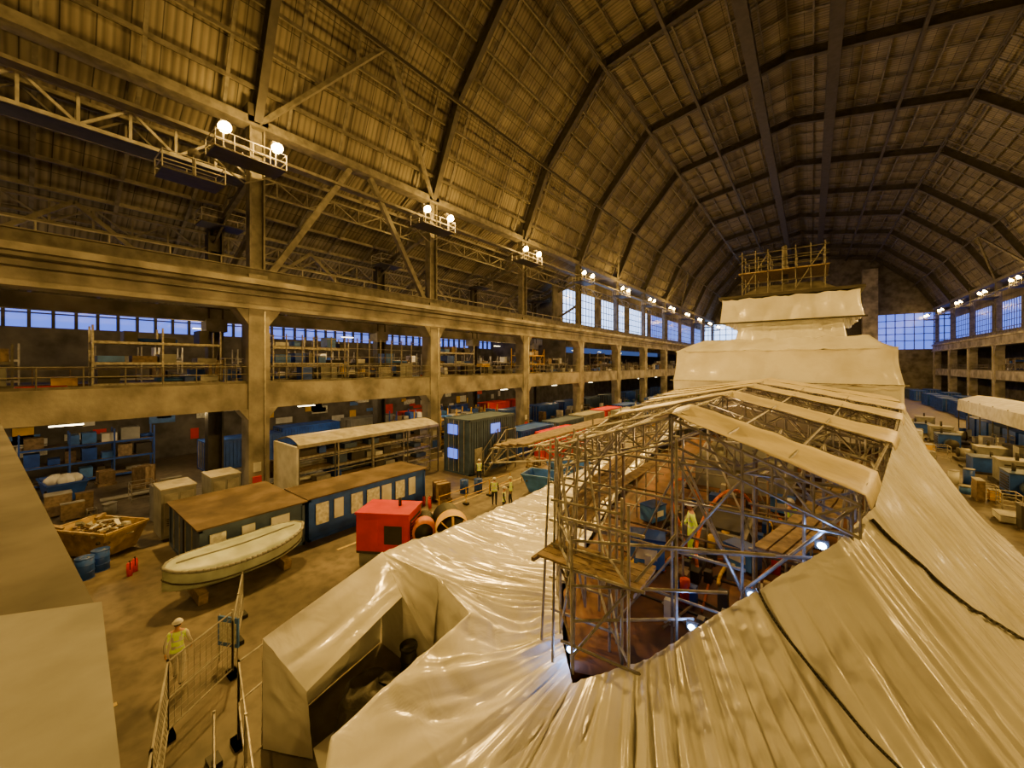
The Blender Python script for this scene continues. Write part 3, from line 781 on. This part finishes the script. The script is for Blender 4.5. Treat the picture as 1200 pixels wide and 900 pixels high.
container(2.6,7.4,2.15,blue,roof=brown_roof,posters=7).build("site_cabin",(-22.6,9.0,0))
container(5.2,4.2,2.1,blueg,roof=brown_roof,posters=3).build("site_cabin",(-25.2,4.6,0))
b=container(3.0,6,4.5,blueg);b.box(2.96,3.03,.6,1.5,.1,2.1,steel_l);b.box(2.96,3.03,2.6,3.8,3.1,3.9,glass);b.box(.5,1.6,-.03,.02,1.2,2,glass);b.box(.5,1.6,-.03,.02,3.2,4,glass)
b.build("two_storey_office_cabin",(-24.6,22.2,0))
b=MB()
for i in range(10):
    b.box(-.45,.45,i*.27,i*.27+.28,.22*i+.18,.22*i+.22,steel)
for x in(-.45,.45): 
    b.beam((x,0,.1),(x,2.7,2.4),.05,.2,steel);b.beam((x,0,1.1),(x,2.7,3.4),.04,.04,steel_l)
    for i in range(4): b.beam((x,i*.9,.1+i*.76),(x,i*.9,1.1+i*.76),.04,.04,steel_l)
b.box(-.5,.5,2.7,4.2,2.3,2.4,steel)
for x in(-.45,.45):
    for y in (2.8,4.1): b.beam((x,y,0),(x,y,3.4),.06,.06,steel)
    b.beam((x,2.7,3.4),(x,4.2,3.4),.04,.04,steel_l)
b.build("access_staircase",(-21.0,22.8,0))
cb=container(2.4,6,2.5,blue).build("shipping_container",(-24.6,30,0))
cg=container(2.4,6,2.5,blueg).build("shipping_container",(-24.6,37,0))
cr=container(2.4,6,2.5,red).build("shipping_container",(-21.0,30.5,0))
co=container(2.4,6,2.5,grey).build("shipping_container",(-25,44,0))
spots=[]
for y in range(51,150,8): spots+=[(-25.5+random.uniform(0,1),y),(-22.4,y+.5)]
for x,y in spots:
    if random.random()<.8: inst(random.choice([cb,cb,cg,cb,co,cr]),(x if x>-24 else x-.8,y,0))
for y in range(24,150,7):
    if random.random()<.95: inst(random.choice([cb,cb,cg,cb,co]),(19.6+random.uniform(0,.8),y,0))
    if random.random()<.7: inst(random.choice([cb,cb,co]),(23.6+random.uniform(0,.6),y+.5,0))
for y in(42,50,58,66,76,86,96,110): inst(random.choice([cb,cb,cg]),(-36,y,0));
for y in(24,32,40,48,56): inst(random.choice([cb,co,cr,cg]),(-45,y,0))
for x,y in((-42,9.5),(-44.8,16.5)): inst(random.choice([cb,cb]),(x,y,0))
rack("storage_rack",-45,-43.6,0,7,0,3,1.3,goods,blue);rack("storage_rack",-36.5,-35.2,25,35,0,3,1.3,goods,blue);rack("storage_rack",-33.5,-32,26,38,0,3,1.3,goods,yellow)
b=MB()
P=[[(15.3,40+i*4,4.4),(17,40+i*4,5.0),(18.8,40+i*4,4.8),(18.9,40+i*4,3.6)] for i in range(10)];b.grid(P,white,False)
P=[[(15.3,40+i*4,4.4),(15.2,40+i*4,3.0)] for i in range(10)];b.grid(P,white,False)
for i in range(10):
    for x in(15.35,18.8): b.cyl((x,40+i*4,0),(x,40+i*4,4.5),.06,steel)
    if i<9: b.box(15.9,18.3,40.3+i*4,43.6+i*4,0,2.3,blue if i%3 else blueg)
b.build("white_awning_shelter")
def skidm(m,m2):
    b=MB();b.box(-1,1,-1.6,1.6,0,.2,steel_d);b.box(-.8,.8,-1.4,.4,.2,1.6,m);b.box(-.85,.85,-1.45,.45,1.6,1.68,m2)
    b.cyl((0,.5,.8),(0,1.4,.8),.45,m2,14);b.cyl((0,1.4,.8),(0,1.5,.8),.5,steel_d,14);b.cyl((.4,-.5,1.68),(.4,-.5,2.2),.1,steel_d,10)
    for i in range(6): b.box(.8,.83,-1.2,.2,.4+i*.18,.5+i*.18,steel_d)
    return b
k1=skidm(grey,steel_l).build("machinery_skid",(11.2,26,0));k2=skidm(blue,blueg).build("machinery_skid",(12.9,30,0),.3)
for i,(x,y) in enumerate(((11.4,34),(13,38),(11.4,41.5),(12.6,46),(11.4,50),(12.4,54.5),(11.4,60),(12.4,66),(11.4,73),(12.4,80),(14,22),(16.4,26),(16.8,31),(15.8,36))): inst(k1 if i%2 else k2,(x,y,0),(i%4)*1.57,(1,1,.8+.1*(i%4)))
b=MB();b.box(0,1.8,0,1.4,.15,2.6,grey);b.box(-.03,1.83,-.03,1.43,2.6,2.68,steel_l);b.box(1.8,1.83,.1,.65,.3,2.4,steel_l);b.box(1.8,1.83,.75,1.3,.3,2.4,steel_l)
for z in(.8,.9,1.0,1.1): b.box(1.83,1.85,.2,.55,z,z+.04,steel_d)
for x in(.1,1.6): b.box(x,x+.1,.1,1.3,0,.15,steel_d)
eq=b.build("electrical_cabinet",(-27.6,4.4,0),bevel=.02);inst(eq,(-28.2,6.6,0),0);inst(eq,(-29.9,4.6,0),.1,(1,1,.8))
def skip(m):
    b=MB()
    lo=[(-1.1,-.7),(1.1,-.7),(1.1,.7),(-1.1,.7)];hi=[(-1.6,-.9),(1.6,-.9),(1.6,.9),(-1.6,.9)]
    vs=[(x,y,.1) for x,y in lo]+[(x,y,1.3) for x,y in hi]+[(x*.95,y*.92,.18) for x,y in lo]+[(x*.95,y*.92,1.3) for x,y in hi]
    fs=[(0,3,2,1)]+[(i,(i+1)%4,4+(i+1)%4,4+i) for i in range(4)]+[(8,9,10,11)]+[(8+i,12+i,12+(i+1)%4,8+(i+1)%4) for i in range(4)]+[(4+i,4+(i+1)%4,12+(i+1)%4,12+i) for i in range(4)]
    b.add(vs,fs,m)
    for a in range(4):
        p=(*hi[a],1.3);q=(*hi[(a+1)%4],1.3);b.beam(p,q,.1,.1,m)
    for x in(-.8,.8): b.box(x-.06,x+.06,-.7,.7,0,.12,m)
    for x in(-1.2,1.2):
        for y in(-.85,.85): b.cyl((x,y-.08,.9),(x,y+.08,.9),.07,steel_d,8)
    return b
yr=mat("weathered_yellow_skip",(.42,.3,.12),.7,var=.4,scale=3)
s=skip(yr)
for i in range(60):
    p=V((random.uniform(-1.3,1.3),random.uniform(-.7,.7),random.uniform(.8,1.45)));q=p+V((random.uniform(-.6,.6),random.uniform(-.5,.5),random.uniform(-.1,.3)))
    s.beam(p,q,random.uniform(.05,.22),random.uniform(.03,.12),random.choice([white,plank,rust,steel_l,grey,rust]))
s.build("scrap_skip",(-26.9,2.4,0),.5)
s=skip(blue)
for i in range(9): s.ell((random.uniform(-1.1,1.1),random.uniform(-.5,.5),1.35),(.5,.4,.35),white,10,6)
s.build("waste_skip",(-39.5,1.8,0),.1)
s=skip(blue_l);sk=s.build("waste_skip",(-14.6,22.8,0),.2);inst(sk,(-14.9,26.6,0),.1)
b=MB()
for i in range(5): b.box(-.6,.6,-.5+i*.22,-.4+i*.22,.12,.15,plank)
for x in(-.55,0,.5): b.box(x-.05,x+.05,-.5,.5,0,.12,plank)
b.box(-.5,.5,-.4,.4,.15,.75,plank);
for x in(-.5,-.02,.46): b.box(x,x+.05,-.43,.43,.15,.78,rust)
pal=b.build("pallet_crate",(-29.6,1.5,0),.3)
b=MB();b.cyl((0,0,0),(0,0,.88),.29,blue,16);
for z in(0,.29,.58,.86): b.cyl((0,0,z),(0,0,z+.03),.305,blue,16)
b.cyl((.12,.1,.88),(.12,.1,.91),.04,steel_l,8)
dr=b.build("oil_drum",(-24.6,2.2,0))
b=MB();b.cyl((0,0,0),(0,0,.5),.1,red,12);b.ell((0,0,.5),(.1,.1,.08),red,10,6);b.cyl((0,0,.55),(0,0,.64),.03,black,8);b.tube([(0,0,.62),(.12,0,.6),(.15,0,.3)],.015,black,6)
fe=b.build("fire_extinguisher",(-22.9,2.9,0))
random.seed(5)
for x,y in((-29.4,-1.2),(-39,5.7),(-40.6,-.6),(-41.7,4),(-19.3,17.2),(-19,27.5),(-16.5,30.5),(-40,-2.6),(-27.9,-.9)): inst(pal,(x,y,0),random.random()*3,(1,1,random.uniform(.8,2)))
for x,y in((-24.1,1.7),(-19.2,19.2),(-18.6,20)): inst(dr,(x,y,0))
for x,y in((-23.2,3.1),(-19.2,16.1),(-19.5,15.9),(-18.8,15.8)): inst(fe,(x,y,0))

b=MB()
b.box(-1.2,1.2,-.8,.8,.75,2.35,red);b.box(-1.25,1.25,-.85,.85,2.35,2.45,red);b.box(-1.2,1.2,-.8,.8,.65,.75,steel_d)
b.box(1.2,1.23,-.6,.6,1.0,2.1,steel_d);
for i in range(8): b.box(1.22,1.26,-.55,.55,1.05+i*.13,1.1+i*.13,red)
b.box(-.9,-.2,-.83,-.8,1,2.1,red);b.box(.1,.9,-.83,-.8,1.1,1.9,steel_d)
b.cyl((.4,.2,2.45),(.4,.2,2.8),.07,steel_d,10)
for x in(-1,1):
    for y in(-.65,.65): b.box(x-.08,x+.08,y-.08,y+.08,0,.65,steel_l)
b.box(-1.1,1.1,-.75,.75,.1,.6,grey)
b.build("generator_set",(-15.3,10.5,0),.55)
b=MB()
def ringed(p,q,r,m,mr,n=10):
    p=V(p);q=V(q)
    for i in range(n):
        a=p.lerp(q,i/n);c=p.lerp(q,(i+.5)/n);d=p.lerp(q,(i+1)/n);b.cyl(a,c,r,m,14,r*1.08);b.cyl(c,d,r*1.08,m,14,r)
# axial fans (facing the camera) with corrugated black ducting
b.cyl((0,0,.9),(.5,-.6,.9),.72,yellow,24,caps=False);b.cyl((.48,-.57,.9),(.5,-.6,.9),.62,black,24);b.cyl((.5,-.6,.9),(.56,-.67,.9),.18,yellow,12)
for a in range(8):
    th=a*math.pi/4;c0=V((.52,-.62,.9));ax=V((.77,.64,0));b.beam(c0,c0+ax*math.cos(th)*.68+V((0,0,1))*math.sin(th)*.68,.1,.03,yellow)
b.box(-.1,.7,-.8,.3,0,.3,steel_d)
ringed((0,0,.9),(-1.2,1.2,.7),.6,black,black);
b.cyl((-1.3,-.3,.7),(-.9,-.8,.7),.5,orange,20);b.cyl((-.9,-.8,.7),(-.87,-.83,.7),.4,black,20);ringed((-1.3,-.3,.7),(-2.0,.6,.6),.42,black,black,6);b.box(-1.5,-.8,-.8,-.1,0,.25,steel_d)
b.cyl((1.2,1.6,.6),(3.4,3.6,.5),.3,white,12,.25)
b.build("ventilation_fan_unit",(-12.7,11.9,.9),.2)
b=MB();
for x in(-14.6,-12.6,-11.9):
    for y in(11,12.8): b.box(x-.06,x+.06,y-.06,y+.06,0,.85,steel)
b.box(-14.9,-11.7,10.8,13.2,.82,.9,plank);b.build("fan_support_table")

b=MB();n=26;P=[];Lb=5.0
for i in range(n+1):
    t=i/n;x=(t-.5)*Lb;w=.95*(1-abs(2*t-1)**2.6)**.6+.02;sheer=.95+.25*(2*t-1)**2;kl=.3*abs(2*t-1)**3
    row=[]
    for j in range(17):
        a=math.pi*j/16
        yy=-w*math.cos(a);zz=sheer-(sheer-kl)*math.sin(a)**.7;row.append((x,yy,zz))
    P.append(row)
b.grid(P,boatm)
P2=[]
for i in range(n+1):
    t=i/n;x=(t-.5)*Lb;w=.95*(1-abs(2*t-1)**2.6)**.6+.02;sheer=.95+.25*(2*t-1)**2
    P2.append([(x,-w*.97*math.cos(math.pi*j/10),sheer+.2*math.sin(math.pi*j/10)*(1-abs(2*t-1)**4)) for j in range(11)])
b.grid(P2,boatm,flip=True)
for s_ in(0,-1): b.tube([(p[s_][0],p[s_][1],p[s_][2]) for p in P],.06,grey,8)
b.tube([(P[i][2][0],P[i][2][1]-.02,P[i][2][2]) for i in range(n+1)],.03,steel_d,6)
b.tube([(P[i][14][0],P[i][14][1]+.02,P[i][14][2]) for i in range(n+1)],.03,steel_d,6)
b.tube([(P2[i][5][0],0,P2[i][5][2]+.02) for i in range(2,n-1)],.03,grey,6)
for x in(-1.5,1.5): b.box(x-.15,x+.15,-.9,.9,-.25,.15,plank)
bo=b.build("lifeboat",(-18.9,5.7,.38));bo.rotation_euler=(math.radians(8),math.radians(0),math.radians(93))

b=MB()
ym=mat("worn_yellow_marking",(.5,.38,.1),.7,var=.4,scale=3)
for k in range(3): b.box(-20.6+k*1.3,-19.8+k*1.3,-.1,.9,0.004,.012,ym)
b.box(-14.6,-14.45,-.6,1.6,.004,.012,ym);b.box(-18.2,-18.05,9.5,40,.004,.012,ym)
b.build("floor_marking")
def fence(name,p,q,h=1.9,mesh=True,m=steel_l):
    b=MB();p=V((*p,0));q=V((*q,0));L=(q-p).length;n=max(1,round(L/2.0));
    for i in range(n+1):
        a=p.lerp(q,i/n);b.cyl(a,a+V((0,0,h)),.03,m)
        b.box(a.x-.18,a.x+.18,a.y-.12,a.y+.12,0,.12,black)
    for z in((.2,h-.05,h*.5) if mesh else(h*.5,h-.05)): b.cyl(p+V((0,0,z)),q+V((0,0,z)),.022,m)
    if mesh:
        k=int(L/.16)
        for i in range(k): a=p.lerp(q,i/k);b.cyl(a+V((0,0,.2)),a+V((0,0,h-.05)),.006,m,4)
        for i in range(1,10): z=.2+(h-.25)*i/10;b.cyl(p+V((0,0,z)),q+V((0,0,z)),.006,m,4)
    b.build(name)
fence("mesh_fence_panel",(-12.2,2.2),(-9.6,1.5));fence("mesh_fence_panel",(-12.2,2.2),(-13.2,3.8));fence("mesh_fence_panel",(-16,4.9),(-13.2,3.8),1.6);fence("mesh_fence_panel",(-9.6,1.5),(-7.2,.9))
fence("guard_rail",(-10.7,3.2),(-7.2,2.4),2.0,False,galv);fence("guard_rail",(-10.7,3.2),(-11.4,5.2),2.0,False,galv);fence("guard_rail",(-10.6,2.7),(-7.0,1.8),1.2,False,galv)
fence("guard_rail",(-17.6,15.5),(-17.3,22),1.1,False,yellow)
b=MB();b.beam((-1,0,0),(-1,0,1.0),.06,.06,steel);b.beam((1,0,0),(1,0,1.0),.06,.06,steel);b.box(-1.1,1.1,-.02,.02,.75,1.0,red);b.box(-.6,-.2,-.03,.03,.74,1.01,white);b.box(.3,.7,-.03,.03,.74,1.01,white)
for x in(-1,1): b.box(x-.04,x+.04,-.3,.3,0,.06,steel)
br=b.build("road_barrier",(-17.2,12.4,0),1.4)
b=MB();b.box(-.15,.15,-.6,.6,.0,.8,white);b.box(-.3,.3,-.65,.65,0,.12,white);b.build("white_barrier_block",(-15.9,.75,0),.15,bevel=.03)
b=MB();b.box(-.03,.03,-.6,.6,.6,1.7,blue_l);b.box(.03,.035,-.5,.5,.75,1.5,poster)
for y in(-.55,.55): b.cyl((0,y,0),(0,y,1.75),.03,steel_l)
nb=b.build("notice_board",(-13.9,3.9,0),-1.1)
nb.scale=(.8,.6,.8)

b=MB()
for i in range(9):
    y=-4+i*13;b.box(-40.1,-39.9,y,y+1.3,5.6,5.68,steel_d);b.box(-40.08,-39.92,y+.05,y+1.25,5.54,5.6,fluo);b.box(-33.1,-32.9,y+5,y+6.3,5.54,5.6,fluo)
    b.box(-41.1,-40.9,y,y+1.3,12.0,12.05,fluo);b.cyl((-40,y+.6,5.68),(-40,y+.6,6.2),.015,steel)
b.build("fluorescent_luminaires")
UG=(1,.66,.26)
for y in(-3,9,20,33,48,65,85): 
    light('POINT',"luminaire_glow",(-40,y,5.2),450,UG,.4);light('POINT',"luminaire_glow",(-40.5,y,11.6),420,UG,.4)
for y in(2,16,28): light('POINT',"luminaire_glow",(-32.5,y,5.4),300,UG,.4)
for y in(40,60,85): light('POINT',"luminaire_glow",(33,y+8,11),300,UG,.4);light('POINT',"luminaire_glow",(32,y+8,5),300,UG,.4)
b=MB();random.seed(11)
for i in range(60):
    y=random.uniform(-10,60);z=random.uniform(1.5,4.5);w=random.uniform(.5,2.2);h=random.uniform(.4,1.4)
    b.box(-49.15,-49.1,y,y+w,z,z+h,random.choice([white,blue_l,poster,red,yellow,poster,white]))
b.build("wall_noticeboards")

# ---------------------------------------------------------------- people
def person(loc,heading,top=hivis,legs=overall,sleeve=overall,hat=white,stride=.22,arm=.18):
    me=D.meshes.new("skel")
    s=stride
    J=[((0,0,.96),.15,.11,-1),((0,0,1.12),.135,.1,0),((0,.0,1.32),.165,.115,1),((0,0,1.46),.11,.085,2),((0,.01,1.53),.055,.055,3),((0,.02,1.6),.06,.06,4)]
    def chain(pts,root):
        last=root
        for p,r in pts: J.append((p,r,r,last));last=len(J)-1
        return last
    chain([((-.1,0,.9),.105),((-.11,s*.75+.03,.52),.072),((-.11,s,.1),.048),((-.12,s+.17,.045),.045)],0)
    chain([((.1,0,.9),.105),((.11,-s*.3+.04,.5),.072),((.11,-s,.13),.048),((.12,-s+.15,.05),.045)],0)
    chain([((-.19,0,1.43),.068),((-.25,-arm*.5,1.16),.05),((-.26,-arm*.2,.93),.036)],3)
    chain([((.19,0,1.43),.068),((.25,arm*.3,1.16),.05),((.26,arm*1.4,.95),.036)],3)
    me.from_pydata([j[0] for j in J],[(j[3],i) for i,j in enumerate(J) if j[3]>=0],[])
    o=D.objects.new("skel",me);COL.objects.link(o)
    sk=o.modifiers.new("skin","SKIN");
    lay=me.skin_vertices[0] if me.skin_vertices else None
    if lay is None:
        C.view_layer.objects.active=o;bpy.ops.mesh.customdata_skin_add();lay=me.skin_vertices[0]
    for i,j in enumerate(J): lay.data[i].radius=(j[1],j[2])
    lay.data[0].use_root=True
    ss=o.modifiers.new("sub","SUBSURF");ss.levels=2;ss.render_levels=2
    dg=C.evaluated_depsgraph_get();ev=o.evaluated_get(dg);bm_=D.meshes.new_from_object(ev)
    b=MB();vs=[tuple(v.co) for v in bm_.vertices]
    groups={}
    for p in bm_.polygons:
        c=p.center
        if abs(c.x)>.215 and c.z>.85 or (abs(c.x)>.2 and c.z>1.2): m=sleeve
        elif c.z>1.49: m=skin
        elif c.z>.93:
            m=top
            if 1.04<c.z<1.1 or 1.22<c.z<1.27 or (.08<abs(c.x)<.125 and c.z>1.25): m=reflect
        elif c.z<.14: m=black
        else: m=legs
        groups.setdefault(m,[]).append(tuple(p.vertices))
    b.v=vs
    for m,fs in groups.items():
        i=b.mi(m)
        for f in fs:b.f.append(f);b.m.append(i);b.sm.append(True)
    D.objects.remove(o)
    for sx,w in((-1,V((-.26,-arm*.2,.93))),(1,V((.26,arm*1.4,.95)))):
        b.ell((w.x,w.y+.01,w.z-.06),(.02,.04,.055),skin,10,6)
        for k,l in enumerate((.065,.075,.07,.055)):
            y=w.y-.025+k*.02;b.cyl((w.x,y+.01,w.z-.1),(w.x-sx*.008,y+.012,w.z-.1-l*.55),.009,skin,6,.008);b.cyl((w.x-sx*.008,y+.012,w.z-.1-l*.55),(w.x-sx*.025,y+.014,w.z-.1-l),.008,skin,6,.006)
        b.cyl((w.x,w.y+.04,w.z-.05),(w.x-sx*.012,w.y+.065,w.z-.1),.011,skin,6,.008)
    b.ell((0,.03,1.66),(.077,.095,.115),skin,16,12)
    b.cyl((0,.12,1.665),(0,.145,1.64),.012,skin,6,.016)
    for sx in(-1,1): b.ell((sx*.08,.02,1.655),(.012,.025,.032),skin,8,6);b.ell((sx*.03,.115,1.675),(.012,.008,.008),black,6,4)
    b.ell((0,.118,1.605),(.026,.008,.007),red,8,4)
    b.ell((0,.015,1.665),(.082,.096,.085),black,12,8,zmin=-.2)
    b.ell((0,.02,1.71),(.105,.13,.11),hat,16,10,zmin=0)
    b.cyl((0,.03,1.705),(0,.03,1.72),.125,hat,18)
    b.box(-.07,.07,.1,.19,1.705,1.717,hat)
    return b.build("worker",loc,heading)
person((-14.1,2.75,0),math.radians(65))
person((-15.9,18.6,0),.6,hivis,navy,navy,stride=.05,arm=.05);person((-15.2,19.4,0),2.2,hivis,navy,hivis,stride=.08,arm=.05);person((-14.3,17.6,0),-1,hivis,navy,navy,stride=.12,arm=.1)
person((-19.9,21.5,0),1,hivis,navy,navy,stride=.1);person((-2.9,12.7,2.97),2.0,hivis,hivis,hivis,stride=.05);person((-.5,14.9,2.97),1.0,hivis,navy,hivis,stride=.05)
person((14.2,26.0,0),2.6,orange,orange,orange,stride=.15);person((-28.6,.4,0),.5,hivis,navy,navy)

# ---------------------------------------------------------------- world + camera
w=D.worlds.new("dusk");C.scene.world=w;w.use_nodes=True
bg=w.node_tree.nodes["Background"];bg.inputs[0].default_value=(.1,.18,.5,1);bg.inputs[1].default_value=.5
cam=D.cameras.new("camera");co_=D.objects.new("camera",cam);COL.objects.link(co_)
co_.location=(0,0,9);co_.rotation_euler=(math.radians(90),0,math.radians(37.9))
cam.sensor_width=36;cam.lens=13.5;cam.shift_y=-23/1200;cam.clip_end=600;cam.clip_start=.05
C.scene.camera=co_
